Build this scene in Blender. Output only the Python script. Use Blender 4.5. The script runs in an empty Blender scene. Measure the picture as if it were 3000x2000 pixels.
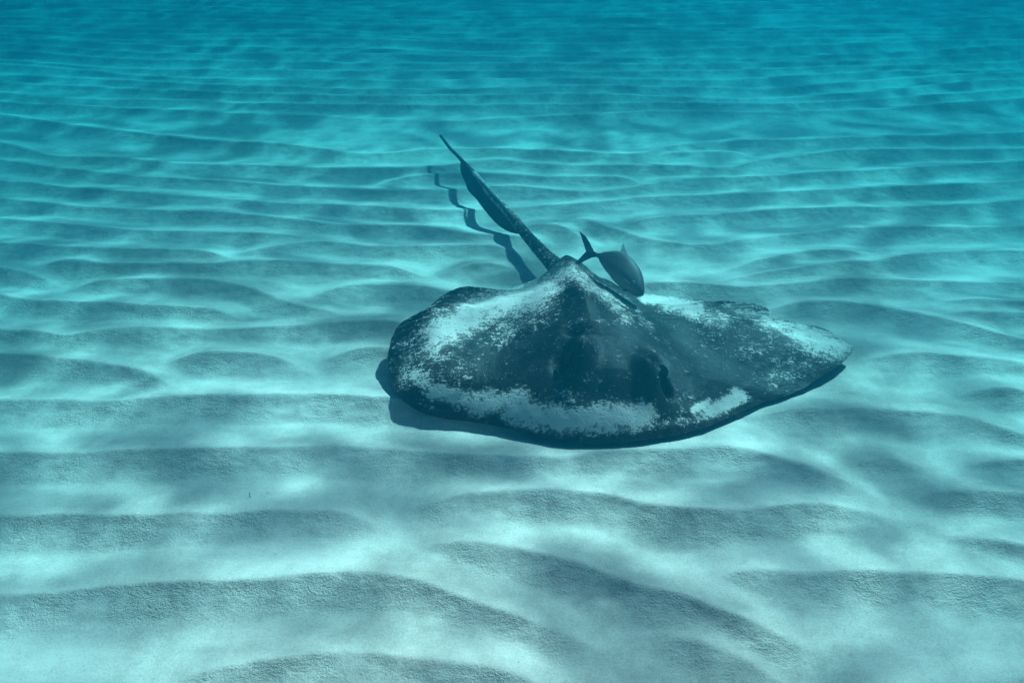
import bpy, bmesh, math, random
import numpy as np
from mathutils import Vector

random.seed(4)
R = math.radians
scene = bpy.context.scene
C = scene.collection

# ------------------------------------------------------------------ camera
CAM_H, PITCH, FOC = 1.05, R(35.0), 24.0
cam_d = bpy.data.cameras.new('camera')
cam_d.lens = FOC; cam_d.sensor_width = 36.0
cam_d.clip_start = 0.02; cam_d.clip_end = 400
cam = bpy.data.objects.new('camera', cam_d)
cam.location = (0, 0, CAM_H); cam.rotation_euler = (R(90) - PITCH, 0, 0)
C.objects.link(cam); scene.camera = cam

# ------------------------------------------------------------------ sky and sun
SUN_EL, SUN_AZ = R(48), R(40)           # azimuth from +Y (away from the camera) towards +X
world = bpy.data.worlds.new('World'); scene.world = world; world.use_nodes = True
wn = world.node_tree.nodes; wl = world.node_tree.links
sky = wn.new('ShaderNodeTexSky'); sky.sky_type = 'NISHITA'; sky.sun_disc = False
sky.sun_elevation = SUN_EL; sky.sun_rotation = SUN_AZ
wn['Background'].inputs['Strength'].default_value = 0.05
wl.new(sky.outputs[0], wn['Background'].inputs['Color'])
sun_d = bpy.data.lights.new('sun', 'SUN'); sun_d.energy = 5.0; sun_d.angle = R(2.0); sun_d.color = (1, .84, .70)
sun = bpy.data.objects.new('sun', sun_d); C.objects.link(sun)
SUN = Vector((math.sin(SUN_AZ) * math.cos(SUN_EL), math.cos(SUN_AZ) * math.cos(SUN_EL), math.sin(SUN_EL)))
sun.rotation_euler = SUN.to_track_quat('Z', 'Y').to_euler(); sun.location = (6, 4, 8)

vs = scene.view_settings
vs.view_transform = 'Standard'; vs.look = 'None'; vs.gamma = 1; vs.use_curve_mapping = False
vs.exposure = 2.9
scene.cycles.use_denoising = True
scene.cycles.volume_bounces = 0
scene.cycles.max_bounces = 6
scene.cycles.caustics_reflective = False; scene.cycles.caustics_refractive = False

WATER_Z = 1.40

# ------------------------------------------------------------------ helpers
FPX = FOC / 36.0          # focal length in picture widths
cp, sp = math.cos(PITCH), math.sin(PITCH)

def ray_dir(px, py, W):
    """direction (unit depth) through pixel px,py of a picture W wide (3:2)"""
    u = (px - W / 2) / (FPX * W); v = (py - W / 3) / (FPX * W)
    return np.array([u, cp - v * sp, -sp - v * cp])

def on_z(px, py, z, W=2352.0):
    d = ray_dir(px, py, W); t = (z - CAM_H) / d[2]
    return np.array([0, 0, CAM_H]) + d * t

def at_depth(px, py, Z, W=2352.0):
    return np.array([0, 0, CAM_H]) + ray_dir(px, py, W) * Z

def project(P, W=2352.0):
    q = P - np.array([0, 0, CAM_H])
    Z = q[..., 1] * cp - q[..., 2] * sp
    v = (-q[..., 1] * sp - q[..., 2] * cp) / Z
    u = q[..., 0] / Z
    return u * FPX * W + W / 2, v * FPX * W + W / 3

_rng = np.random.RandomState(7)
_perm = _rng.permutation(512)
_ang = _rng.rand(512) * 2 * np.pi
def pnoise(x, y):
    xi = np.floor(x).astype(int); yi = np.floor(y).astype(int)
    xf = x - xi; yf = y - yi
    u = xf ** 3 * (xf * (xf * 6 - 15) + 10); v = yf ** 3 * (yf * (yf * 6 - 15) + 10)
    def g(ix, iy, dx, dy):
        a = _ang[_perm[(_perm[ix & 511] + iy) & 511]]
        return np.cos(a) * dx + np.sin(a) * dy
    n00 = g(xi, yi, xf, yf); n10 = g(xi + 1, yi, xf - 1, yf)
    n01 = g(xi, yi + 1, xf, yf - 1); n11 = g(xi + 1, yi + 1, xf - 1, yf - 1)
    a = n00 + u * (n10 - n00); b = n01 + u * (n11 - n01)
    return (a + v * (b - a)) * 1.5
def fbm(x, y, oct=3):
    s = 0; a = 1.0; t = 0
    for i in range(oct):
        s = s + a * pnoise(x * 2 ** i + 17.3 * i, y * 2 ** i - 9.1 * i); t += a; a *= .5
    return s / t
def sstep(a, b, x):
    t = np.clip((x - a) / (b - a), 0, 1); return t * t * (3 - 2 * t)

def mesh_np(name, V, F, smooth=True):
    """V (n,3); F list of faces or (m,4) array"""
    me = bpy.data.meshes.new(name)
    if isinstance(F, np.ndarray):
        k = F.shape[1]
        me.vertices.add(len(V)); me.vertices.foreach_set('co', np.asarray(V, np.float32).ravel())
        me.loops.add(F.size); me.loops.foreach_set('vertex_index', F.astype(np.int32).ravel())
        me.polygons.add(len(F))
        me.polygons.foreach_set('loop_start', np.arange(0, F.size, k, dtype=np.int32))
        me.update(calc_edges=True)
    else:
        me.from_pydata([tuple(map(float, p)) for p in V], [], F); me.update()
    if smooth:
        me.polygons.foreach_set('use_smooth', np.ones(len(me.polygons), bool))
    return me

def obj(name, me, mat=None, parent=None):
    o = bpy.data.objects.new(name, me); C.objects.link(o)
    if mat is not None: me.materials.append(mat)
    if parent is not None: o.parent = parent
    return o

def tag(o, label, cat, group=None):
    o['label'] = label; o['category'] = cat
    if group: o['group'] = group

def attr(me, name, vals):
    a = me.attributes.new(name, 'FLOAT', 'POINT'); a.data.foreach_set('value', np.asarray(vals, np.float32).ravel())

class N:
    """tiny node-tree builder"""
    def __init__(s, name):
        s.m = bpy.data.materials.new(name); s.m.use_nodes = True
        s.t = s.m.node_tree; s.n = s.t.nodes; s.l = s.t.links
        s.out = s.n['Material Output']; s.bsdf = s.n.get('Principled BSDF')
    def new(s, typ, **kw):
        n = s.n.new(typ)
        for k, v in kw.items():
            setattr(n, k, v)
        return n
    def put(s, sock, v):
        if hasattr(v, 'node'): s.l.new(v, sock)
        else: sock.default_value = v
    def math(s, op, a, b=0.0, c=0.0, clamp=False):
        n = s.n.new('ShaderNodeMath'); n.operation = op; n.use_clamp = clamp
        s.put(n.inputs[0], a); s.put(n.inputs[1], b); s.put(n.inputs[2], c)
        return n.outputs[0]
    def noise(s, vec, scale, detail=2, rough=.5, dist=0.0):
        n = s.n.new('ShaderNodeTexNoise')
        if vec is not None: s.l.new(vec, n.inputs['Vector'])
        n.inputs['Scale'].default_value = scale; n.inputs['Detail'].default_value = detail
        n.inputs['Roughness'].default_value = rough; n.inputs['Distortion'].default_value = dist
        return n
    def attr(s, name):
        n = s.n.new('ShaderNodeAttribute'); n.attribute_name = name; return n.outputs['Fac']
    def coord(s, kind='Object'):
        return s.n.new('ShaderNodeTexCoord').outputs[kind]
    def scalev(s, vec, sc, loc=(0, 0, 0)):
        n = s.n.new('ShaderNodeMapping'); s.l.new(vec, n.inputs['Vector'])
        n.inputs['Scale'].default_value = sc; n.inputs['Location'].default_value = loc
        return n.outputs[0]
    def range(s, v, a, b, c=0.0, d=1.0, smooth=True):
        n = s.n.new('ShaderNodeMapRange'); n.interpolation_type = 'SMOOTHSTEP' if smooth else 'LINEAR'
        s.put(n.inputs['Value'], v)
        for k, x in zip(('From Min', 'From Max', 'To Min', 'To Max'), (a, b, c, d)): n.inputs[k].default_value = x
        return n.outputs['Result']
    def mix(s, f, a, b):
        n = s.n.new('ShaderNodeMix'); n.data_type = 'RGBA'
        s.put(n.inputs[0], f)
        for sock, v in ((n.inputs[6], a), (n.inputs[7], b)):
            if hasattr(v, 'node'): s.l.new(v, sock)
            else: sock.default_value = (*v, 1)
        return n.outputs[2]
    def bump(s, h, strength, dist, normal=None):
        n = s.n.new('ShaderNodeBump'); s.put(n.inputs['Height'], h)
        s.put(n.inputs['Strength'], strength); n.inputs['Distance'].default_value = dist
        if normal is not None: s.l.new(normal, n.inputs['Normal'])
        return n.outputs[0]

# ------------------------------------------------------------------ materials
def mat_sand():
    k = N('sand'); co = k.coord()
    face = k.attr('face')
    n1 = k.noise(co, 3.0, 3).outputs[0]
    n2 = k.noise(co, 28.0, 4, .6).outputs[0]
    n3 = k.noise(co, 260.0, 2, .6).outputs[0]
    n4 = k.noise(co, 700.0, 1, .5).outputs[0]
    f = k.math('ADD', k.math('MULTIPLY', n1, .45), k.math('MULTIPLY', n2, .35))
    f = k.math('ADD', f, k.math('MULTIPLY', n3, .35))
    col = k.mix(k.range(f, .40, .72), (.56, .41, .34), (.84, .62, .53))
    # dark organic specks caught among the coarse grains
    sp_ = k.range(k.noise(co, 190.0, 1).outputs[0], .70, .76)
    sp_ = k.math('MULTIPLY', sp_, .35)
    col = k.mix(sp_, col, (.16, .15, .12))
    k.l.new(col, k.bsdf.inputs['Base Color'])
    k.bsdf.inputs['Roughness'].default_value = .95
    k.bsdf.inputs['Specular IOR Level'].default_value = .1
    patch = k.range(k.noise(co, 9.0, 3, .6).outputs[0], .40, .64)
    coarse = k.noise(k.scalev(co, (70, 130, 100)), 1.0, 4, .7).outputs[0]
    amt = k.range(face, 0.0, .8, .16, 1.0)
    amt = k.math('MULTIPLY', amt, k.math('MULTIPLY_ADD', patch, .75, .35))
    b1 = k.bump(coarse, k.math('MULTIPLY', amt, .55), .008)
    b2 = k.bump(k.math('ADD', n3, k.math('MULTIPLY', n4, .7)), k.math('MULTIPLY_ADD', amt, .45, .12), .0035, b1)
    k.l.new(b2, k.bsdf.inputs['Normal'])
    return k.m

def mat_water_filter():
    """Sea surface with a noise pattern in its transparent colour that imitates caustic light."""
    k = N('water_light_filter'); co = k.coord()
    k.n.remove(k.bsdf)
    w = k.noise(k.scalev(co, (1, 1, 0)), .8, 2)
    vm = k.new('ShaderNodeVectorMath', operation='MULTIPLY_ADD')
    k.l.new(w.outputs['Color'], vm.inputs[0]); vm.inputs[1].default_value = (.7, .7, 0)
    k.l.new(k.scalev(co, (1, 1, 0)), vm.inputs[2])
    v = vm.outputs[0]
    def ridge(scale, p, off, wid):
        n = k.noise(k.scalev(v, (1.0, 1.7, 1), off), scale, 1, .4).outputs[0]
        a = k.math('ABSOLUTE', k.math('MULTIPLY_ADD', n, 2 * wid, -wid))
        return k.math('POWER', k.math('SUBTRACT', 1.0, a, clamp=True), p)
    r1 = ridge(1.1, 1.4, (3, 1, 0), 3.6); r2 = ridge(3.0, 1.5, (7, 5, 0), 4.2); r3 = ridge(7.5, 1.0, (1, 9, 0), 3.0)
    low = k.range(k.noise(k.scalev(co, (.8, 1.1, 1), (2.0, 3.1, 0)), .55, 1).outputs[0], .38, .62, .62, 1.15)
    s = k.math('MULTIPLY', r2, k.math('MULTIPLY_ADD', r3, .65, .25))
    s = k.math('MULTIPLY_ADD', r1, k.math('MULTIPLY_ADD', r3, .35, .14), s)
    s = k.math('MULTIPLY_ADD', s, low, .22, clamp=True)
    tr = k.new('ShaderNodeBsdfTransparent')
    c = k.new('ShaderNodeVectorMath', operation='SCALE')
    c.inputs[0].default_value = (1.0, .415, .52); k.l.new(s, c.inputs['Scale'])  # added reddish filter on all light from above, in place of white balance
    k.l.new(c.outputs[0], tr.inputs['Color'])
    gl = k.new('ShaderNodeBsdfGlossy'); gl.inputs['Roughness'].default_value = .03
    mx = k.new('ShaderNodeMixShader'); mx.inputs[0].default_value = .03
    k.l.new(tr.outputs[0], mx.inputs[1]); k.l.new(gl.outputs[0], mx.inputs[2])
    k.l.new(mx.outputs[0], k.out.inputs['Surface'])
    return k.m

def mat_skin():
    k = N('ray_skin'); co = k.coord()
    sand = k.attr('sand'); rim = k.attr('rim')
    n_big = k.noise(co, 7.0, 3).outputs[0]
    n_mid = k.noise(co, 34.0, 4, .65).outputs[0]
    n_fine = k.noise(co, 170.0, 3, .7).outputs[0]
    strk = k.noise(k.scalev(co, (55, 190, 120)), 1.0, 2, .6).outputs[0]
    skin = k.mix(k.range(n_big, .38, .62), (.004, .0045, .005), (.019, .0165, .0165))
    skin = k.mix(k.math('MULTIPLY', k.range(n_mid, .45, .7), .55), skin, (.045, .039, .037))
    t = k.math('MULTIPLY_ADD', k.math('SUBTRACT', n_mid, .5), 1.25, k.math('MULTIPLY', sand, .92))
    t = k.math('MULTIPLY_ADD', k.math('SUBTRACT', n_fine, .5), 1.5, t)
    t = k.math('MULTIPLY_ADD', k.math('SUBTRACT', strk, .5), 1.0, t)
    f = k.range(t, .34, .74)
    f = k.math('MAXIMUM', f, k.math('MULTIPLY', k.range(sand, .25, 1.0), .42))
    f = k.math('MULTIPLY', f, k.math('SUBTRACT', 1.0, k.math('MULTIPLY', rim, .92)))
    col = k.mix(f, skin, (.82, .61, .53))
    k.l.new(col, k.bsdf.inputs['Base Color'])
    k.l.new(k.range(f, 0, 1, .52, .95), k.bsdf.inputs['Roughness'])
    k.bsdf.inputs['Specular IOR Level'].default_value = .22
    h = k.math('ADD', k.math('MULTIPLY', n_fine, .5), k.math('MULTIPLY', f, .35))
    h = k.math('ADD', h, k.math('MULTIPLY', n_mid, .8))
    k.l.new(k.bump(h, .7, .004), k.bsdf.inputs['Normal'])
    return k.m

def mat_plain(name, col, rough=.5, spec=.4, var=.3, scale=40, metal=0.0):
    k = N(name); co = k.coord()
    n = k.noise(co, scale, 3).outputs[0]
    c2 = tuple(min(1, c * (1 + var)) for c in col); c1 = tuple(c * (1 - var) for c in col)
    k.l.new(k.mix(k.range(n, .35, .65), c1, c2), k.bsdf.inputs['Base Color'])
    k.bsdf.inputs['Roughness'].default_value = rough; k.bsdf.inputs['Specular IOR Level'].default_value = spec
    k.bsdf.inputs['Metallic'].default_value = metal
    k.l.new(k.bump(n, .25, .002), k.bsdf.inputs['Normal'])
    return k.m

M_SAND = mat_sand()
M_WATER_FILTER = mat_water_filter()
M_SKIN = mat_skin()
M_TAIL = mat_plain('tail_skin', (.022, .021, .020), .5, .3)
M_FOLD = mat_plain('fold_skin', (.008, .009, .011), .6, .2)
M_SPINE = mat_plain('spine_bone', (.03, .03, .03), .45, .3)
M_EYE = mat_plain('eye_dark', (.004, .004, .005), .15, .6, .1)
M_HOLE_SHADE = mat_plain('spiracle_shade_pad', (.005, .005, .005), .95, .0, .1)  # near-black colour painting the shade inside the hollows
M_FIN = mat_plain('fin_membrane', (.07, .075, .08), .5, .3)
def mat_clear_fin():
    k = N('clear_fin'); n = k.noise(k.scalev(k.coord(), (20, 400, 20)), 1.0, 2).outputs[0]
    k.l.new(k.mix(n, (.10, .10, .09), (.22, .21, .19)), k.bsdf.inputs['Base Color']); k.bsdf.inputs['Roughness'].default_value = .6
    k.bsdf.inputs['Alpha'].default_value = .38
    return k.m
M_CLEAR = mat_clear_fin()
M_IRIS = mat_plain('eye_pale', (.35, .36, .34), .3, .5, .1)

# ------------------------------------------------------------------ the sea bed: rippled sand
# crest lines of the sand ripples, in pixels of the 3000 px wide photograph
CR = [
 [(0,1328),(191,1328),(395,1318),(574,1314),(765,1312),(944,1303),(1084,1310),(1212,1321),(1339,1334),(1500,1345),(1580,1342),(1640,1346),(1680,1337),(1787,1321),(1915,1315),(2042,1310),(2170,1314),(2265,1337),(2361,1369),(2457,1398),(2552,1423),(2616,1449)],
 [(0,1512),(159,1509),(319,1509),(446,1509),(638,1506),(797,1492),(893,1495),(995,1497),(1052,1506),(1116,1532),(1170,1560)],
 [(1154,1471),(1199,1455),(1276,1458),(1371,1446),(1500,1440),(1628,1439),(1723,1446),(1819,1461),(1883,1477),(1978,1490),(2074,1495),(2170,1495),(2233,1490),(2329,1479),(2393,1479),(2457,1487),(2552,1490),(2640,1482)],
 [(0,1745),(96,1738),(191,1736),(287,1726),(446,1713),(574,1707),(733,1701),(861,1691),(957,1678),(1046,1671),(1116,1680),(1212,1694),(1276,1717),(1339,1742),(1403,1771),(1467,1793),(1560,1822),(1650,1838),(1720,1858),(1774,1900)],
 [(1148,1615),(1180,1595),(1244,1581),(1307,1581),(1371,1590),(1500,1608),(1564,1618),(1628,1634),(1691,1650),(1755,1672),(1819,1694),(1900,1716),(1970,1733),(2042,1761),(2106,1790),(2170,1812),(2233,1828),(2297,1850),(2393,1876),(2457,1892)],
 [(2000,1706),(2042,1691),(2106,1678),(2170,1669),(2246,1664),(2329,1669),(2457,1675),(2584,1678),(2712,1685),(2807,1688),(2903,1694),(3000,1710)],
 [(1830,1838),(1870,1830),(1915,1828),(1978,1841),(2042,1863),(2106,1895),(2170,1921),(2233,1946),(2329,1991),(2420,2030)],
 [(380,2000),(478,1975),(574,1959),(702,1943),(829,1921),(925,1905),(1020,1902),(1116,1905),(1180,1917),(1276,1930),(1371,1943),(1500,1965),(1600,1990),(1720,2020)],
 [(2530,1900),(2597,1890),(2648,1906),(2720,1935)],
 [(2800,1968),(2850,1962),(2903,1968),(3000,1988)],
 [(2680,1510),(2744,1544),(2839,1570),(2935,1589),(3000,1608)],
 [(2530,1530),(2616,1560),(2680,1586),(2744,1627)],
 [(2440,1343),(2500,1336),(2584,1332),(2680,1340),(2790,1360)],
 [(2800,1356),(2871,1342),(2935,1343),(3000,1353)],
 [(2660,1440),(2776,1433),(2871,1439),(3000,1449)],
 [(2180,1205),(2255,1198),(2340,1195),(2468,1195),(2595,1195),(2723,1202),(2808,1210),(2872,1229),(2935,1251),(3000,1272)],
 [(0,1175),(153,1175),(306,1175),(459,1170),(612,1165),(765,1163),(918,1160),(995,1163),(1100,1170),(1300,1180),(1500,1190),(1700,1200),(1950,1215),(2120,1212)],
 [(0,1045),(102,1050),(204,1061),(306,1073),(383,1081),(434,1096),(485,1119),(560,1150)],
 [(430,1060),(536,1048),(612,1042),(689,1040),(765,1043),(842,1056),(893,1073),(950,1105)],
 [(895,1055),(969,1033),(1020,1029),(1100,1025),(1300,1030),(1600,1035),(2000,1040),(2300,1040)],
 [(0,971),(51,979),(102,979),(153,987),(204,994),(255,984),(316,971),(408,964),(510,961),(612,965),(714,964),(816,959),(918,954),(1100,948),(1300,945)],
 [(0,867),(51,880),(153,890),(255,892),(357,895),(459,899),(561,900),(638,908),(689,920),(750,940)],
 [(150,848),(204,831),(281,826),(383,824),(485,826),(587,823),(663,829),(714,839),(765,854),(816,874),(867,890),(944,903),(1020,920),(1090,940)],
 [(850,872),(944,849),(995,836),(1046,831),(1130,829),(1191,830),(1276,839),(1400,850)],
 [(0,785),(51,793),(128,808),(190,830)],
 [(60,770),(153,763),(230,765),(306,775),(408,778),(510,780),(612,782),(714,772),(816,770),(918,772),(1000,777),(1064,777),(1149,782),(1213,790),(1275,803)],
 [(1250,797),(1361,775),(1425,769),(1489,773),(1560,795)],
 [(0,711),(102,714),(204,721),(306,726),(408,731),(485,732),(587,737),(663,752),(735,774)],
 [(620,752),(714,732),(791,724),(867,706),(969,702),(1046,711),(1085,718),(1191,719),(1319,719),(1383,718),(1446,719),(1489,726),(1570,750)],
 [(0,642),(102,650),(204,658),(306,668),(408,676),(510,679),(612,678),(714,681),(816,686),(893,693),(985,704)],
 [(0,579),(102,590),(204,603),(306,609),(408,613),(510,617),(612,620),(714,627),(816,639),(893,647),(969,654),(1085,660),(1191,662),(1255,667),(1319,677),(1361,686),(1425,690),(1520,692),(1640,700)],
 [(0,528),(102,534),(204,551),(306,558),(408,564),(510,568),(612,574),(714,581),(816,589),(918,595),(1000,601),(1128,605),(1213,611),(1340,612),(1489,605),(1553,602),(1638,597),(1723,592),(1808,586),(1893,577),(2017,574),(2134,570),(2251,565),(2368,560),(2485,556),(2602,550),(2695,544),(2789,539),(2882,535),(3000,529)],
 [(0,469),(102,482),(204,494),(306,507),(408,517),(510,521),(663,528),(816,538),(969,545),(1085,554),(1170,557),(1366,556),(1425,546),(1510,546),(1595,554),(1680,563),(1744,565),(1808,558),(1872,548),(1935,533),(1990,525),(2064,521),(2181,521),(2298,518),(2391,511),(2485,504),(2578,497),(2695,489),(2835,481),(3000,475)],
 [(1050,538),(1128,526),(1191,518),(1255,511),(1340,509),(1395,509),(1468,512),(1531,516),(1595,522),(1680,520),(1765,518),(1829,522),(1930,540)],
 [(0,420),(102,441),(153,456),(255,462),(357,464),(459,474),(561,479),(714,484),(867,489),(1000,490),(1085,490),(1213,490),(1298,488),(1383,478),(1468,467),(1553,478),(1638,484),(1723,486),(1808,488),(1893,487),(1994,486),(2087,493),(2157,490),(2227,474),(2298,465),(2368,455),(2461,447),(2555,444),(2695,440),(2835,437),(3000,434)],
 [(1870,466),(1970,449),(2040,447),(2157,449),(2250,460)],
 [(0,338),(128,357),(268,376),(415,395),(574,411),(702,418),(829,424),(1000,446),(1085,449),(1170,444),(1234,437),(1320,434),(1500,440),(1700,450),(1850,456),(1900,449),(1947,437),(1994,425),(2064,420),(2181,415),(2321,414),(2438,410),(2531,405),(2602,400),(2742,396),(2882,392),(3000,388)],
 [(1510,640),(1595,652),(1659,667),(1702,686),(1785,708)],
 [(1600,650),(1640,640),(1680,635),(1731,637),(1765,656),(1808,665),(1850,682),(1900,697),(1947,705),(2017,717),(2087,715),(2157,705),(2227,694),(2321,682),(2391,677),(2461,668),(2555,666),(2695,664),(2835,664),(3000,659)],
 [(1790,660),(1872,643),(1935,635),(1994,631),(2110,627),(2227,619),(2321,612),(2461,608),(2602,603),(2742,599),(2882,593),(2976,589),(3000,589)],
 [(2100,788),(2204,766),(2274,752),(2344,738),(2424,733),(2508,737),(2592,737),(2640,752)],
 [(2040,833),(2134,820),(2227,806),(2321,792),(2415,776),(2485,768),(2555,766),(2602,757),(2648,747),(2719,742),(2812,737),(3000,736)],
 [(1700,835),(1900,834),(2017,834),(2096,839),(2181,843),(2274,836),(2368,827),(2438,819),(2531,817),(2625,818),(2719,823),(2812,826),(3000,827)],
 [(2660,826),(2704,846),(2742,866),(2812,881),(2906,888),(3000,895)],
 [(2225,896),(2383,889),(2468,889),(2553,900),(2638,913),(2723,928),(2808,945),(2893,966),(2978,991),(3000,1000)],
 [(2690,905),(2787,911),(2850,916),(2935,919),(3000,923)],
 [(2500,1040),(2595,1032),(2702,1036),(2787,1044),(2872,1051),(2935,1057),(3000,1064)],
 [(2400,1136),(2489,1127),(2553,1134),(2620,1146)],
 [(2780,1150),(2872,1138),(2935,1142),(3000,1151)],
]
RA = .032     # ripple height

def grid_axis(parts):
    out = [parts[0][0]]
    for a, b, s0, s1 in parts:
        q = [a]
        while q[-1] < b:
            q.append(q[-1] + s0 + (s1 - s0) * (q[-1] - a) / (b - a))
        f = (b - a) / (q[-1] - a)
        out += [a + (x - a) * f for x in q[1:]]
    return np.array(out)
gy = grid_axis([(-30, -2, 1.2, .12), (-2, .35, .10, .0055), (.35, 2.6, .0046, .0048), (2.6, 5, .005, .014), (5, 12, .014, .06), (12, 60, .08, 1.6)])
gxp = grid_axis([(0, 1.3, .0066, .0068), (1.3, 3.2, .007, .014), (3.2, 8, .015, .06), (8, 50, .08, 1.6)])
gx = np.concatenate([-gxp[:0:-1], gxp])

def ripple_profile(u, A):
    """u > 0: on the steep side facing the camera; u < 0: on the gentle back"""
    f = np.clip(1 - u / .125, 0, 1) ** 2.5
    b = np.clip(1 + u / .135, 0, 1) ** 1.45
    p = np.where(u > 0, f, b)
    return A * np.where(p > .97, .97 + (p - .97) * .5, p)

P4 = np.zeros((len(gy), len(gx)), np.float32)
FACE = np.zeros_like(P4)
wob = lambda x, s: .012 * pnoise(x * 2.1 + s * 3.7, np.full_like(x, s * 1.9)) + .009 * pnoise(x * 9 + s, np.full_like(x, s * 5.3)) + .004 * pnoise(x * 26 + s, np.full_like(x, s * 5.3))

def add_crest(yc, A):
    """yc, A: arrays over gx"""
    ok = A > 1e-4
    if not ok.any(): return
    c0, c1 = np.where(ok)[0][[0, -1]]
    yc_ = yc[c0:c1 + 1]; A_ = A[c0:c1 + 1]; x_ = gx[c0:c1 + 1]
    cs = 1 / np.sqrt(1 + np.gradient(yc_, x_) ** 2) if len(x_) > 2 else 1
    r0 = np.searchsorted(gy, yc_.min() - .2); r1 = np.searchsorted(gy, yc_.max() + .2)
    U = (yc_[None, :] - gy[r0:r1, None]) * cs
    h = ripple_profile(U, A_[None, :] * np.ones_like(U))
    P4[r0:r1, c0:c1 + 1] += (h / RA) ** 4
    fm = sstep(-.004, .004, U) * (1 - sstep(.012, .105, U)) * (A_ / RA)
    FACE[r0:r1, c0:c1 + 1] = np.maximum(FACE[r0:r1, c0:c1 + 1], fm)

for ci, line in enumerate(CR):
    pts = np.array([on_z(px, py, RA * .85, 3000.0)[:2] for px, py in line])
    o = np.argsort(pts[:, 0]); pts = pts[o]
    L = line[0][0] <= 5; Rr = line[-1][0] >= 2995
    x0, x1 = pts[0, 0], pts[-1, 0]
    yc = np.interp(gx, pts[:, 0], pts[:, 1])
    far = np.where(gx < x0, x0 - gx, np.where(gx > x1, gx - x1, 0))
    yc = yc + np.clip(far, 0, 6) * .13 * np.sin(ci * 2.3 + np.clip(far, 0, 9) * .8)
    k = np.ones(9) / 9
    dens = gx[np.abs(gx) < 3.2]
    yc[np.abs(gx) < 3.2] = np.convolve(np.pad(yc[np.abs(gx) < 3.2], 4, mode='edge'), k, 'valid')
    yc = yc + wob(gx, ci + 1.0) * (.5 if pts[:, 1].mean() < 1.6 else .28)
    A = RA * (1 + .28 * pnoise(gx * 1.7, np.full_like(gx, ci * 2.7)))
    tp = .16
    if not L: A = A * sstep(x0 - .02, x0 + tp, gx)
    if not Rr: A = A * (1 - sstep(x1 - tp, x1 + .02, gx))
    A = np.where(np.abs(gx) > 9, 0, A)
    add_crest(yc, A)
# rows that go on beyond the traced ones, out into the haze, and rows behind the camera
d = 3.36; i = 0
while d < 16:
    yc = d + .055 * np.clip(np.abs(gx), 0, 4) ** 1.7 * (4 / (d + .6)) + .12 * pnoise(gx * .55 + i * .13, np.full_like(gx, i * .23 + 4)) + .02 * pnoise(gx * 2.0, np.full_like(gx, i * .9))
    A = RA * np.clip(1.0 + .7 * pnoise(gx * .5 + 5 * i, np.full_like(gx, i * 1.7)), .35, 1.4)
    add_crest(yc, np.where(np.abs(gx) > 14, 0, A))
    d += .165 + .05 * random.random(); i += 1
d = .40
while d > -3:
    yc = d + .12 * pnoise(gx * .7 + i, np.full_like(gx, i * .4))
    add_crest(yc, np.where(np.abs(gx) > 6, 0, RA * np.clip(1 + .5 * pnoise(gx + i * 7, np.full_like(gx, i * 2.0)), .2, 1.4)))
    d -= .17 + .03 * random.random(); i += 1

GX, GY = np.meshgrid(gx, gy)
Hs = RA * np.power(P4 + 1e-6, .25)
near = ((np.abs(GX) < 4) & (GY > .2) & (GY < 6))
lump = np.zeros_like(Hs); X_, Y_ = GX[near], GY[near]
face_n = FACE[near]
fine = (.0042 * fbm(X_ * 13, Y_ * 19, 3) + .0020 * fbm(X_ * 48, Y_ * 55, 2)) * (.22 + .78 * face_n)
lump[near] = fine
lump[near] += .0024 * fbm(X_ * 2.6 + 1.5 * pnoise(X_ * 2, Y_ * 2), Y_ * 13, 2) + .0013 * fbm(X_ * 6, Y_ * 30, 2)
Hs = Hs + lump + .010 * fbm(GX * .8, GY * 1.1, 2) + .004 * fbm(GX * 3.1 + 4, GY * 3.7, 2)
# little scour hollows on the ripple faces
for px, py, r_, a_ in [(1830,1735,.022,.008),(1790,1745,.014,.006),(945,1300,.02,.004),(515,1010,.014,.005),(985,995,.02,.006),(360,1115,.016,.006),(380,925,.015,.005),(2330,1340,.02,.006)]:
    c_ = on_z(px, py, .01, 3000.0)
    Hs -= a_ * np.exp(-(((GX - c_[0]) / (r_ * 1.5)) ** 2 + ((GY - c_[1]) / r_) ** 2))

nv = len(gx); nu = len(gy)
V = np.stack([GX.ravel(), GY.ravel(), Hs.ravel()], 1)
idx = np.arange(nu * nv).reshape(nu, nv)
F = np.stack([idx[:-1, :-1].ravel(), idx[:-1, 1:].ravel(), idx[1:, 1:].ravel(), idx[1:, :-1].ravel()], 1)
me = mesh_np('sea_bed', V, F)
attr(me, 'face', FACE.ravel())
bed = obj('sea_bed', me, M_SAND)
bed['kind'] = 'structure'; bed['label'] = 'pale rippled sand of the sea bed'

def bed_z(x, y):
    j = min(max(np.searchsorted(gx, x), 1), nv - 1); i_ = min(max(np.searchsorted(gy, y), 1), nu - 1)
    return float(Hs[i_, j])

# ------------------------------------------------------------------ the water surface overhead, an unseen filter shaping the light
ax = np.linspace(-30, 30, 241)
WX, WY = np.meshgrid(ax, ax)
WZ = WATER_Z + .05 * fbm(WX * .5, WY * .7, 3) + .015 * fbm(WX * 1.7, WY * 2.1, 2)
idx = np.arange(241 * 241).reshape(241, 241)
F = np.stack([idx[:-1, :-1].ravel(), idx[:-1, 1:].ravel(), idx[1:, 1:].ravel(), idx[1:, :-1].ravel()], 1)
wat = obj('water', mesh_np('water', np.stack([WX.ravel(), WY.ravel(), WZ.ravel()], 1), F), M_WATER_FILTER)
wat['kind'] = 'structure'; wat['label'] = 'unseen wavy sea surface overhead with caustic light and red tint in its colour'

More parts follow.
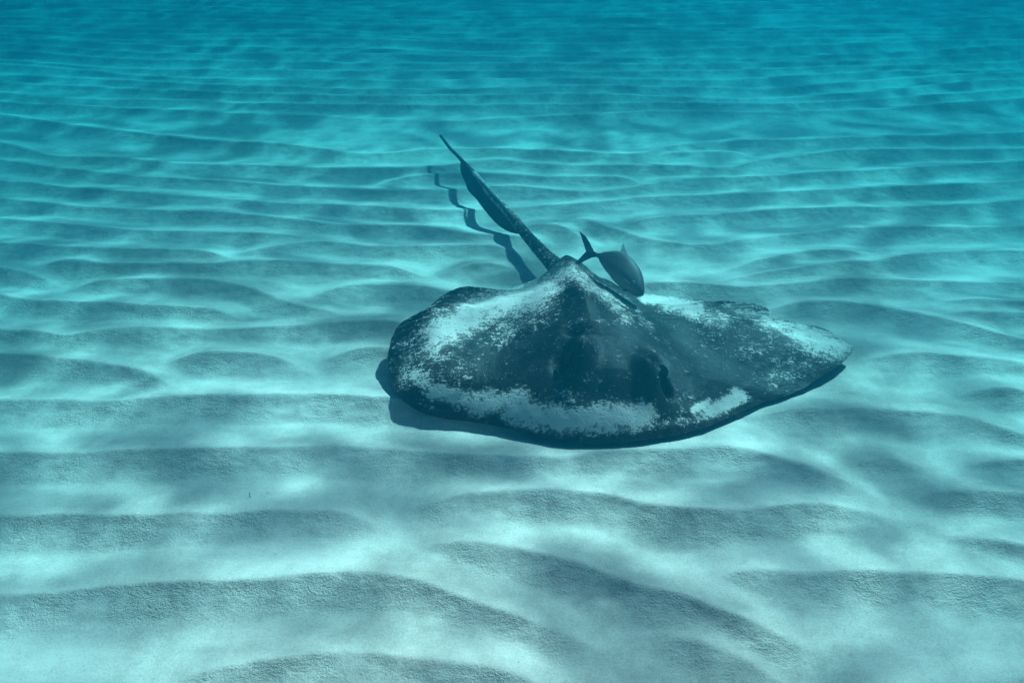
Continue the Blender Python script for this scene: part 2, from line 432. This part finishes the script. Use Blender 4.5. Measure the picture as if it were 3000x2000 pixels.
# ------------------------------------------------------------------ the stingray
# outline of the disc: pixel x, y (picture 2352 wide) and height above the sand
OUT = [(1290,607,.095),(1262,632,.075),(1200,655,.055),(1150,669,.05),(1105,678,.05),(1080,681,.055),(1078,664,.09),(1052,659,.115),(1028,670,.11),(985,704,.095),(940,729,.085),(913,747,.06),
 (898,780,.046),(890,815,.038),(893,860,.030),(905,895,.022),(930,925,.024),(970,949,.010),(1020,961,.006),(1080,968,.008),(1140,978,.014),(1190,991,.020),(1240,1007,.014),(1290,1015,.014),
 (1350,1019,.014),(1420,1017,.014),(1500,1008,.014),(1560,998,.014),(1620,982,.018),(1660,966,.014),(1710,943,.012),(1750,925,.012),(1790,914,.012),(1810,908,.012),(1850,890,.016),(1878,870,.022),
 (1896,860,.026),(1930,838,.03),(1958,810,.034),(1966,797,.036),(1950,791,.04),(1930,778,.04),(1900,757,.04),(1870,748,.042),(1830,741,.045),(1800,734,.05),(1780,725,.055),(1763,711,.065),(1740,699,.075),(1715,693,.08),
 (1690,692,.078),(1640,691,.062),(1590,690,.055),(1560,686,.055),(1530,680,.06),(1490,676,.06),(1430,662,.07),(1380,636,.08),(1335,612,.09)]
def over_bed(px, py, c):
    z = c
    for _ in range(4):
        p = on_z(px, py, z); z = max(bed_z(p[0], p[1]), bed_z(p[0], p[1] + .02)) + c
    return on_z(px, py, z)
OP = np.array([over_bed(a, b, c) for a, b, c in OUT])
seg = np.linalg.norm(np.roll(OP, -1, 0) - OP, axis=1)
s = np.concatenate([[0], np.cumsum(seg)])
NT = 520
tt = np.linspace(0, s[-1], NT, endpoint=False)
OC = np.concatenate([OP, OP[:1]])
ring = np.stack([np.interp(tt, s, OC[:, i]) for i in range(3)], 1)
for _ in range(3):
    ring = .25 * np.roll(ring, 1, 0) + .5 * ring + .25 * np.roll(ring, -1, 0)
_px, _py = project(ring); _z = ring[:, 2].copy()
for _ in range(60):
    _z = .25 * np.roll(_z, 1) + .5 * _z + .25 * np.roll(_z, -1)
ring = np.array([on_z(a, b, c) for a, b, c in zip(_px, _py, _z)])
_t = np.arange(NT)
_rag = (1 + .7 * (ring[:, 0] > .3)) * (.0028 * pnoise(_t / 5.0, np.full(NT, 3.3)) + .0022 * pnoise(_t / 2.3, np.full(NT, 8.1)))
_c = ring[:, :2].mean(0); _o = ring[:, :2] - _c; _o /= np.linalg.norm(_o, axis=1)[:, None]
_rear = np.clip((ring[:, 1] - 1.42) / .15, .15, 1)
ring[:, :2] += _o * (_rag * _rear)[:, None]
ring[:, 2] += .007 * pnoise(_t / 9.0, np.full(NT, 5.7)) * np.clip((ring[:, 1] - 1.45) / .1, 0, 1)
Fp = on_z(1405, 1017, .06)[:2]; Tp = on_z(1297, 612, .10)[:2]
AX = (Tp - Fp); AL = np.linalg.norm(AX); AX = AX / AL; BX = np.array([AX[1], -AX[0]])
def ab(x, y):
    dx, dy = x - Fp[0], y - Fp[1]
    return (dx * AX[0] + dy * AX[1]) / AL, dx * BX[0] + dy * BX[1]
a_o, b_o = ab(ring[:, 0], ring[:, 1])
am = .20 + .66 * np.clip(a_o, 0, 1)
MED = Fp[None, :] + AX[None, :] * (am * AL)[:, None]
NR = 110
rr = 1 - (1 - np.linspace(0, 1, NR)) ** 1.35
RX = MED[None, :, 0] + (ring[None, :, 0] - MED[None, :, 0]) * rr[:, None]
RY = MED[None, :, 1] + (ring[None, :, 1] - MED[None, :, 1]) * rr[:, None]
RRm = np.repeat(rr[:, None], NT, 1)
zE = np.repeat(ring[None, :, 2], NR, 0)
def gau(px, py, z, sx, sy, rot=0.0):
    c = on_z(px, py, z); dx, dy = RX - c[0], RY - c[1]
    u = dx * math.cos(rot) + dy * math.sin(rot); v = -dx * math.sin(rot) + dy * math.cos(rot)
    return np.exp(-(u / sx) ** 2 - (v / sy) ** 2)
Aa, Bb = ab(RX, RY)
Ap = np.interp(Aa, [-.05, 0, .08, .2, .34, .5, .75, .92, 1.05], [0, .05, .30, .78, 1.0, .95, .78, .55, .35])
wd = np.interp(Aa, [0, .2, .4, .7, 1.0], [.22, .20, .18, .13, .065])
body = .088 * Ap * np.exp(-(np.abs(Bb) / wd) ** 2.0)
body = body + .042 * np.interp(Aa, [.30, .5, .65, .9, 1.05], [0, .55, 1, .95, .5]) * np.exp(-np.sqrt(Bb ** 2 + .008 ** 2) / .065)
ridge = 0
groove = -.010 * np.exp(-((Bb - .055) / .022) ** 2) * sstep(.35, .5, Aa) * (1 - sstep(.75, .95, Aa)) - .006 * np.exp(-((Bb + .055) / .022) ** 2) * sstep(.4, .55, Aa) * (1 - sstep(.7, .9, Aa))
wing = .054 * gau(996, 782, .12, .11, .17, .2) - .022 * gau(1090, 706, .08, .05, .05) + .030 * gau(1150, 720, .1, .14, .10, -.3) + .030 * gau(1700, 740, .1, .16, .10, 0) + .014 * gau(1820, 800, .06, .12, .08) - .012 * gau(1600, 800, .08, .07, .10)
EL, ER = (1333, 806), (1496, 830)
eyes = .052 * gau(*EL, .17, .030, .046, -.2) + .048 * gau(*ER, .17, .030, .046, .2)
eyes -= .058 * gau(1300, 818, .15, .020, .032, -.25) + .046 * gau(1527, 848, .14, .016, .032, .3)
eyes -= .020 * gau(1318, 764, .16, .024, .018) + .020 * gau(1502, 792, .16, .024, .018)
head = .007 * gau(1415, 830, .17, .026, .10) + .008 * gau(1412, 930, .12, .09, .03) - .010 * gau(1410, 890, .14, .05, .03)
soft = .004 * fbm(RX * 9 + 3, RY * 9, 3) * (1 - RRm ** 4) + .0012 * fbm(RX * 40, RY * 40, 2)
# fine folds running in from the wing margins
fold = .0040 * np.sin(np.arange(NT) * 2 * np.pi / 6.3 + 2.2 * pnoise(np.arange(NT) / 13., np.zeros(NT)))[None, :] * np.exp(-((RRm - .91) / .075) ** 2) * np.clip((zE - .05) / .04, 0, 1)
base = .062 * (1 - RRm ** 2.2) + zE * RRm ** 2.2
zt = base + (body + ridge + groove + wing + eyes + head) * (1 - RRm ** 5) + soft + fold + (.016 + .014 * sstep(.1, .45, -Bb) - .007 * sstep(.25, .5, Bb)) * np.sqrt(np.clip(1 - RRm ** 2, 0, 1)) * (1 - np.exp(-(1 - RRm) * 18))
zb = base - .010 * np.sqrt(np.clip(1 - RRm ** 2, 0, 1)) - .018 * (1 - RRm ** 2) + body * .02
V = [np.stack([RX, RY, zt], 2).reshape(-1, 3)]
nb = NR - 1
V.append(np.stack([RX[:nb], RY[:nb], zb[:nb]], 2).reshape(-1, 3))
off = NR * NT
it = np.arange(NR * NT).reshape(NR, NT)
ib = np.concatenate([off + np.arange(nb * NT).reshape(nb, NT), it[-1:]], 0)
def quads(g, flip):
    a = g[:-1]; b = g[1:]; a2 = np.roll(a, -1, 1); b2 = np.roll(b, -1, 1)
    q = np.stack([a.ravel(), b.ravel(), b2.ravel(), a2.ravel()], 1)
    return q[:, ::-1] if flip else q
Fq = np.concatenate([quads(it, False), quads(ib, True)])
Vd = np.concatenate(V)

# sand lying on the back: strips (x0,y0,x1,y1,radius,amount) in picture pixels
SANDY = [(985,800,1010,745,42,.62),(1010,765,1120,705,34,.98),(1110,712,1230,675,34,.98),(1180,690,1265,655,26,.85),(1150,760,1250,700,32,.55),(1255,650,1310,622,24,.70),(1310,622,1345,640,22,.62),
 (1330,640,1390,680,16,.66),(1390,680,1440,730,14,.60),(1290,640,1260,690,26,.40),(1360,660,1440,700,10,.55),(1440,690,1500,760,10,.45),
 (1480,684,1530,690,10,1.3),(1530,692,1600,712,18,1.0),(1600,715,1660,735,24,.62),(1680,705,1760,725,20,.62),(1760,735,1850,770,28,.72),(1840,770,1935,798,30,.95),(1700,790,1830,790,45,.42),(1620,780,1720,770,50,.30),
 (1780,860,1860,835,30,.45),(1650,850,1800,870,40,.22),(1560,930,1640,940,24,.35),
 (955,860,1000,900,16,.85),(1000,900,1070,915,18,1.0),(1060,918,1130,905,14,.85),(1090,935,1200,915,20,1.0),(1180,945,1300,965,28,1.0),(1300,965,1380,960,26,1.05),(1380,955,1480,955,26,1.1),(1330,985,1470,985,10,.75),(1290,905,1360,930,20,.45),
 (1595,940,1625,925,9,1.1),(1630,945,1690,915,14,1.3),(1690,900,1705,912,10,1.3),(1600,960,1660,950,10,.6),(1490,975,1600,965,12,.5),
 (930,790,930,870,28,.42),(960,820,1040,850,50,.45),(1020,880,1060,860,40,.35),(970,930,1010,945,14,.4),(1340,760,1420,700,40,.22),(1360,800,1480,860,50,.15)]
PX, PY = project(Vd[:off])
sand_m = np.full(off, .12)
for x0, y0, x1, y1, r_, amt in SANDY:
    vx, vy = x1 - x0, y1 - y0; L2 = vx * vx + vy * vy
    t = np.clip(((PX - x0) * vx + (PY - y0) * vy) / L2, 0, 1)
    dd = np.hypot(PX - x0 - t * vx, PY - y0 - t * vy)
    sand_m = np.maximum(sand_m, amt * np.exp(-(dd / (r_ * 1.35)) ** 1.9))
ap_ = np.repeat(np.interp(a_o, [.0, .35, .5], [1, .8, .15])[None, :], NR, 0)
rim = (sstep(.945, .985, RRm) * ap_).ravel()
sandA = np.concatenate([sand_m, np.zeros(nb * NT)]); rimA = np.concatenate([rim, np.ones(nb * NT)])

# the whip tail grows out of the rear of the disc
TAIL = [(1318,668,.085,.020),(1296,632,.090,.027),(1276,611,.080,.0275),(1246,581,.070,.0220),(1206,536,.073,.0185),(1168,489,.082,.0160),(1124,443,.092,.0125),(1099,409,.099,.0100),(1080,388,.104,.0090),(1064,372,.108,.0080),(1048,355,.112,.0070),(1033,340,.116,.0065),(1012,312,.124,.0052)]
def z3(x, y):        # pixels of the enlarged tail -> picture pixels (2352 wide)
    return ((1240 + x / 3.4087) * .784, (360 + y / 3.4087) * .784)
TP = np.array([on_z(a, b, c) for a, b, c, _ in TAIL]); TR = np.array([t[3] for t in TAIL])
def dense(P, Rr, n):
    k = np.arange(len(P)); q = np.linspace(0, len(P) - 1, n)
    out = []
    for p in q:                                  # Catmull-Rom
        i = min(int(p), len(P) - 2); f = p - i
        p0, p1, p2, p3 = P[max(i - 1, 0)], P[i], P[i + 1], P[min(i + 2, len(P) - 1)]
        out.append(.5 * ((2 * p1) + (-p0 + p2) * f + (2 * p0 - 5 * p1 + 4 * p2 - p3) * f * f + (-p0 + 3 * p1 - 3 * p2 + p3) * f ** 3))
    return np.array(out), np.interp(q, k, Rr)
TD, TDR = dense(TP, TR, 90)
def tube(P, Rr, nseg=16, squash=1.0, wobble=0.0):
    n = len(P); T = np.gradient(P, axis=0); T /= np.linalg.norm(T, axis=1)[:, None]
    up = np.array([0, 0, 1.0]); S = np.cross(T, up); S /= np.linalg.norm(S, axis=1)[:, None]; Un = np.cross(S, T)
    th = np.linspace(0, 2 * np.pi, nseg, endpoint=False)
    rad = Rr[:, None] * (1 + wobble * np.random.RandomState(3).randn(n, nseg))
    V = P[:, None, :] + (np.cos(th)[None, :, None] * S[:, None, :] + squash * np.sin(th)[None, :, None] * Un[:, None, :]) * rad[:, :, None]
    V = V.reshape(-1, 3); g = np.arange(n * nseg).reshape(n, nseg)
    F = quads(g, False)
    V = np.concatenate([V, P[:1], P[-1:]]); c0, c1 = n * nseg, n * nseg + 1
    caps = [[c0, g[0, (j + 1) % nseg], g[0, j], g[0, j]] for j in range(nseg)] + [[c1, g[-1, j], g[-1, (j + 1) % nseg], g[-1, (j + 1) % nseg]] for j in range(nseg)]
    return V, F, [c[:3] for c in caps], S, Un, T
tv, tf, tc, TS, TU, TT = tube(TD, TDR, 18, .85, .02)
nd = len(Vd)
faces = Fq.tolist() + (tf + nd).tolist() + [[i + nd for i in c] for c in tc]
Vall = np.concatenate([Vd, tv])
me = mesh_np('body', Vall, faces)
tail_sand_lit = np.concatenate([np.repeat(np.interp(np.linspace(0, 1, 90), [0, .12, .25, .34, .42, .6, .68, 1], [.5, .32, .28, .3, .55, .55, .2, .12]), 18), [0, 0]])  # sand dust; the paler middle stretch paints the lit top of the tail
attr(me, 'sand', np.concatenate([sandA, tail_sand_lit])); attr(me, 'rim', np.concatenate([rimA, np.zeros(len(tv))]))

root_loc = np.array([*(Fp + AX * AL * .45), 0.0])
ray = bpy.data.objects.new('stingray', None); C.objects.link(ray); ray.location = root_loc
tag(ray, 'large dark stingray dusted with white sand gliding just above the sea bed', 'stingray')
def ray_part(name, me, mat, parent=None):
    o = obj(name, me, mat, parent or ray)
    if parent is None: o.matrix_parent_inverse = ray.matrix_world.inverted() if False else o.matrix_parent_inverse
    return o
def shift(me, v):
    n = len(me.vertices); c = np.empty(n * 3, np.float32); me.vertices.foreach_get('co', c)
    c = c.reshape(-1, 3) - np.asarray(v, np.float32); me.vertices.foreach_set('co', c.ravel()); me.update(); return me
body_o = obj('body', shift(me, root_loc), M_SKIN, ray)

# skin fold under the tail
FOLD = [z3(*p) for p in ((955,1108),(925,1106),(860,1088),(780,1045),(700,975),(600,855),(520,750),(460,690),(432,635),(424,602),(395,545),(372,470),(374,405),(392,375))]
tl = np.linspace(.338, .752, len(FOLD))
rows = []
for (px, py), t in zip(FOLD, tl):
    f = t * 89; i = int(f); c = TD[i] + (TD[i + 1] - TD[i]) * (f - i)
    q = project(c); dl = c - np.array([0, 0, CAM_H]); depth = dl[1] * cp - dl[2] * sp
    e = at_depth(px, py, depth + .006)
    rows.append((c, e))
fv = []; 
cross = np.cross(TT[45], np.array([0, 0, 1.0]))
nrm = np.cross(rows[5][1] - rows[5][0], TT[45]); nrm /= np.linalg.norm(nrm)
rowsD = dense(np.array([np.concatenate(r_) for r_ in rows]), np.zeros(len(rows)), 48)[0]
K = 7
for r_ in rowsD:
    for j in range(K):
        w = j / (K - 1); p = r_[:3] * (1 - w) + r_[3:] * w
        fv.append((p, (1 - w) * .0035 + .0008))
fa = np.array([p + nrm * t for p, t in fv]); fb = np.array([p - nrm * t for p, t in fv])
g = np.arange(48 * K).reshape(48, K)
ff = []
for i in range(47):
    for j in range(K - 1):
        ff.append([g[i, j], g[i + 1, j], g[i + 1, j + 1], g[i, j + 1]])
        ff.append([x + 48 * K for x in (g[i, j], g[i, j + 1], g[i + 1, j + 1], g[i + 1, j])])
    for j in (0, K - 1):
        ff.append([g[i, j], g[i + 1, j], g[i + 1, j] + 48 * K, g[i, j] + 48 * K])
for i in (0, 47):
    for j in range(K - 1):
        ff.append([g[i, j], g[i, j + 1], g[i, j + 1] + 48 * K, g[i, j] + 48 * K])
o = obj('tail_fold', shift(mesh_np('tail_fold', np.concatenate([fa, fb]), ff), root_loc), M_FOLD, ray)
o['label'] = 'dark leaf-shaped skin fold along the underside of the tail'

# the tail spine, a flat bony blade lying along the right of the tail
SPX = [z3(x - 14, y + 8) for x, y in ((930,965),(860,885),(770,780),(690,690),(610,600),(552,540))]
sp_pts = []
for (px, py), t in zip(SPX, np.linspace(.375, .57, len(SPX))):
    f = t * 89; i = int(f); c = TD[i]; dl = c - np.array([0, 0, CAM_H]); depth = dl[1] * cp - dl[2] * sp
    sp_pts.append(at_depth(px, py, depth - .012))
SD, SR = dense(np.array(sp_pts), np.array([.004, .0068, .0075, .0072, .0058, .0025]), 30)
sv, sf, sc_, *_ = tube(SD, SR, 8, .5)
obj('tail_spine', shift(mesh_np('tail_spine', sv, sf.tolist() + sc_), root_loc), M_SPINE, ray)

# row of blunt thorns on the tail root
tv_, tf_ = [], []
rs = np.random.RandomState(5)
for n in range(46):
    f = 6 + 22 * rs.rand() ** .9; i = int(f); c = TD[i]; phi = rs.uniform(.15, 2.4)
    nn = math.cos(phi) * TS[i] + .85 * math.sin(phi) * TU[i]; p = c + nn * TDR[i] * .96; hgt = rs.uniform(.003, .0065); w = rs.uniform(.002, .0036)
    a1 = np.cross(nn, TT[i]); k0 = len(tv_)
    for q in range(5):
        an = q * 2 * math.pi / 5; tv_.append(p + w * (math.cos(an) * TT[i] + math.sin(an) * a1))
    tv_.append(p + nn * hgt + TT[i] * hgt * .6)
    for q in range(5): tf_.append([k0 + q, k0 + (q + 1) % 5, k0 + 5])
o = obj('tail_thorns', shift(mesh_np('tail_thorns', tv_, tf_), root_loc), M_TAIL, ray); o['kind'] = 'stuff'

def ellipsoid(c, ax3, n=14, m=10):
    V = []; F = []
    for i in range(m + 1):
        t = math.pi * i / m
        for j in range(n):
            p = 2 * math.pi * j / n
            V.append(np.asarray(c) + ax3[0] * math.sin(t) * math.cos(p) + ax3[1] * math.sin(t) * math.sin(p) + ax3[2] * math.cos(t))
    for i in range(m):
        for j in range(n):
            F.append([i * n + j, (i + 1) * n + j, (i + 1) * n + (j + 1) % n, i * n + (j + 1) % n])
    return V, F
def surf_z(x, y):
    k = np.argmin((RX - x) ** 2 + (RY - y) ** 2); return float(zt.ravel()[k])
for name, px, py, ax3, sink in (('spiracle_shade', 1303, 820, (.0150, .025, .005), .0035), ('spiracle_shade', 1524, 848, (.0110, .024, .005), .0035),
                                ('eye', 1320, 846, (.0075, .0075, .0075), .0035), ('eye', 1510, 868, (.0075, .0075, .0075), .0035)):  # flat dark pads paint the shade at the bottom of the spiracle pits
    c = on_z(px, py, .15)
    for _ in range(4):
        c = on_z(px, py, surf_z(c[0], c[1]))
    c[2] -= sink
    V_, F_ = ellipsoid(c, [np.array([ax3[0], 0, 0]), np.array([0, ax3[1], 0]), np.array([0, 0, ax3[2]])])
    obj(name, shift(mesh_np(name, V_, F_), root_loc), M_EYE if name == 'eye' else M_HOLE_SHADE, ray)

# ------------------------------------------------------------------ the fish following the ray
def z4(x, y):        # pixels of an enlarged detail -> picture pixels (2352 wide)
    return ((1640 + x / 6.533) * .784, (660 + y / 6.533) * .784)
ST = [((690,528),(690,596)),((745,536),(735,632)),((810,534),(775,700)),((900,518),(825,780)),((1010,508),(895,880)),((1130,518),(970,985)),((1240,545),(1045,1080)),((1340,600),(1125,1150)),((1430,690),(1205,1205)),((1505,790),(1285,1255)),((1560,890),(1350,1300)),((1595,1000),(1410,1330)),((1612,1100),(1465,1345)),((1620,1190),(1520,1348)),((1618,1260),(1565,1342)),((1608,1300),(1592,1325))]
def fdepth(x, y):    # the head is nearer than the tail
    t = ((x - 650) * .69 + (y - 550) * .72) / 1200
    return 1.835 - .075 * t
def fpt(x, y, dz=0.0): return at_depth(*z4(x, y), fdepth(x, y) + dz)
nF = 22
sta = []
for D_, V_ in ST:
    sta.append(np.concatenate([fpt(*D_), fpt(*V_)]))
sta = dense(np.array(sta), np.zeros(len(sta)), 48)[0]
ctr = (sta[:, :3] + sta[:, 3:]) / 2; ha = (sta[:, :3] - sta[:, 3:]) / 2
hl = np.linalg.norm(ha, axis=1)
tang = np.gradient(ctr, axis=0); tang /= np.linalg.norm(tang, axis=1)[:, None]
nF_ = np.cross(tang, ha); nF_ /= np.linalg.norm(nF_, axis=1)[:, None]
if nF_[20] @ (np.array([0, 0, CAM_H]) - ctr[20]) < 0: nF_ = -nF_
thick = np.interp(np.linspace(0, 1, 48), [0, .15, .5, .8, .95, 1], [.0045, .009, .021, .019, .010, .003])
th = np.linspace(0, 2 * np.pi, nF, endpoint=False)
sgn = lambda v, p: np.sign(v) * np.abs(v) ** p
FV = ctr[:, None, :] + np.cos(th)[None, :, None] * ha[:, None, :] + sgn(np.sin(th), .9)[None, :, None] * nF_[:, None, :] * thick[:, None, None]
fvv = FV.reshape(-1, 3); g = np.arange(48 * nF).reshape(48, nF)
ffc = quads(g, False).tolist()
fvv = np.concatenate([fvv, ctr[:1] - tang[:1] * .002, ctr[-1:] + tang[-1:] * .002])
for j in range(nF):
    ffc.append([48 * nF, int(g[0, (j + 1) % nF]), int(g[0, j])]); ffc.append([48 * nF + 1, int(g[-1, j]), int(g[-1, (j + 1) % nF])])
froot = ctr[24].copy()
def mat_fish():
    k = N('fish_skin'); co = k.coord()
    dors = k.attr('dorsal')
    n = k.noise(co, 60, 3).outputs[0]
    c = k.mix(k.range(k.math('ADD', dors, k.math('MULTIPLY', n, .15)), .15, 1.0), (.22, .21, .20), (.06, .06, .06))
    k.l.new(c, k.bsdf.inputs['Base Color']); k.bsdf.inputs['Roughness'].default_value = .55; k.bsdf.inputs['Specular IOR Level'].default_value = .25
    k.bsdf.inputs['Metallic'].default_value = 0.0
    sc = k.new('ShaderNodeTexVoronoi'); k.l.new(co, sc.inputs['Vector']); sc.inputs['Scale'].default_value = 330
    k.l.new(k.bump(sc.outputs['Distance'], .25, .001), k.bsdf.inputs['Normal'])
    return k.m
M_FISH = mat_fish()
fish = bpy.data.objects.new('fish', None); C.objects.link(fish); fish.location = froot
tag(fish, 'slim silvery jack fish with forked tail swimming over the rear edge of the ray', 'fish')
me = shift(mesh_np('body', fvv, ffc), froot)
attr(me, 'dorsal', np.concatenate([np.repeat((np.cos(th) * .5 + .5)[None, :], 48, 0).ravel(), [.5, .5]]))
obj('body', me, M_FISH, fish)

def blade(name, poly, thick0, mat, parent, dz=0.0, bow=0.0):
    """a fin: closed outline in detail pixels, tapered sheet thickened about the fish's own plane"""
    P = np.array([fpt(x, y, dz) for x, y in poly]); n = nF_[10]
    c = P.mean(0); k = len(P)
    a = np.concatenate([P + n * .0006, [c + n * (thick0 + bow)]]); b = np.concatenate([P - n * .0006, [c - n * (thick0 - bow)]])
    F = []
    for i in range(k):
        j = (i + 1) % k
        F += [[i, j, k], [k + 1 + j, k + 1 + i, 2 * k + 1], [i, k + 1 + i, k + 1 + j, j]]
    return obj(name, shift(mesh_np(name, np.concatenate([a, b]), F, False), froot), mat, parent)
cf = blade('caudal_fin', [(720,530),(660,505),(625,440),(570,330),(500,215),(375,112),(430,180),(490,290),(530,400),(575,500),(580,535),(510,570),(420,640),(320,715),(238,786),(300,775),(420,710),(520,660),(620,615),(720,600)], .0022, M_FIN, fish)
blade('dorsal_fin', [(1150,525),(1170,470),(1190,400),(1218,335),(1240,400),(1262,470),(1310,580),(1240,560)], .0016, M_CLEAR, fish)
blade('soft_dorsal_fin', [(760,542),(830,512),(930,495),(1040,484),(1150,490),(1160,530),(1000,520),(860,535)], .0012, M_CLEAR, fish)
blade('anal_fin', [(740,628),(760,690),(815,790),(880,880),(925,930),(940,905),(880,840),(800,720)], .0012, M_CLEAR, fish)
blade('pelvic_fin', [(1250,1215),(1200,1232),(1225,1255),(1300,1265),(1310,1240)], .0012, M_FIN, fish, -.004)
blade('pectoral_fin', [(1350,1090),(1290,1060),(1215,1000),(1170,940),(1220,1050),(1290,1120),(1345,1135)], .0012, M_CLEAR, fish, -.0215)
ec = fpt(1430, 1140); e0 = np.argmin(np.linalg.norm(ctr - ec, axis=1))
for sg in (1, -1):
    c = ec + nF_[e0] * sg * thick[e0] * .93
    V_, F_ = ellipsoid(c, [tang[e0] * .0045, ha[e0] / hl[e0] * .0045, nF_[e0] * .0022], 12, 8)
    eo = obj('eye', shift(mesh_np('eye', V_, F_), froot), M_IRIS, fish)
    V_, F_ = ellipsoid(c + nF_[e0] * sg * .0009, [tang[e0] * .0028, ha[e0] / hl[e0] * .0028, nF_[e0] * .0018], 10, 6)
    obj('pupil', shift(mesh_np('pupil', V_, F_), froot), M_EYE, eo)

# ------------------------------------------------------------------ scraps lying on the sand
M_SCRAP = mat_plain('scrap', (.05, .045, .035), .8, .2)
def on_bed(px, py):
    z = .01
    for _ in range(6):
        p = on_z(px, py, z, 3000.0); z = bed_z(p[0], p[1])
    return on_z(px, py, z, 3000.0)
p = on_bed(733, 1456)
pts = np.array([[0, 0, -.004], [.0003, 0, .002], [-.0004, .001, .007], [.0006, .002, .012]])
sv, sf, sc_, *_ = tube(dense(pts + np.array([0, 0, 0]), np.zeros(4), 10)[0] + np.array([[1e-5 * i, 2e-5 * i, 0] for i in range(10)]), np.linspace(.0011, .0005, 10), 6)
o = obj('seagrass_scrap', mesh_np('seagrass_scrap', sv, sf.tolist() + sc_), M_SCRAP); o.location = p
tag(o, 'tiny dark seagrass scrap standing upright in the pale sand', 'seagrass')

# ------------------------------------------------------------------ the water itself: hazy blue-green
bm = bmesh.new(); bmesh.ops.create_cube(bm, size=1)
for v in bm.verts:
    v.co = (v.co.x * 110, v.co.y * 110 + 15, -1.1 if v.co.z < 0 else 1.15)
me = bpy.data.meshes.new('haze'); bm.to_mesh(me); bm.free()
k = N('haze'); k.n.remove(k.bsdf)
pv = k.new('ShaderNodeVolumePrincipled')
pv.inputs['Density'].default_value = 1.0
pv.inputs['Color'].default_value = (.001, .068, .097, 1)
pv.inputs['Absorption Color'].default_value = (.0, .62, .70, 1)
pv.inputs['Anisotropy'].default_value = .15
k.l.new(pv.outputs[0], k.out.inputs['Volume'])
hz = obj('haze', me, k.m); hz['kind'] = 'stuff'; hz['label'] = 'blue-green hazy sea water'
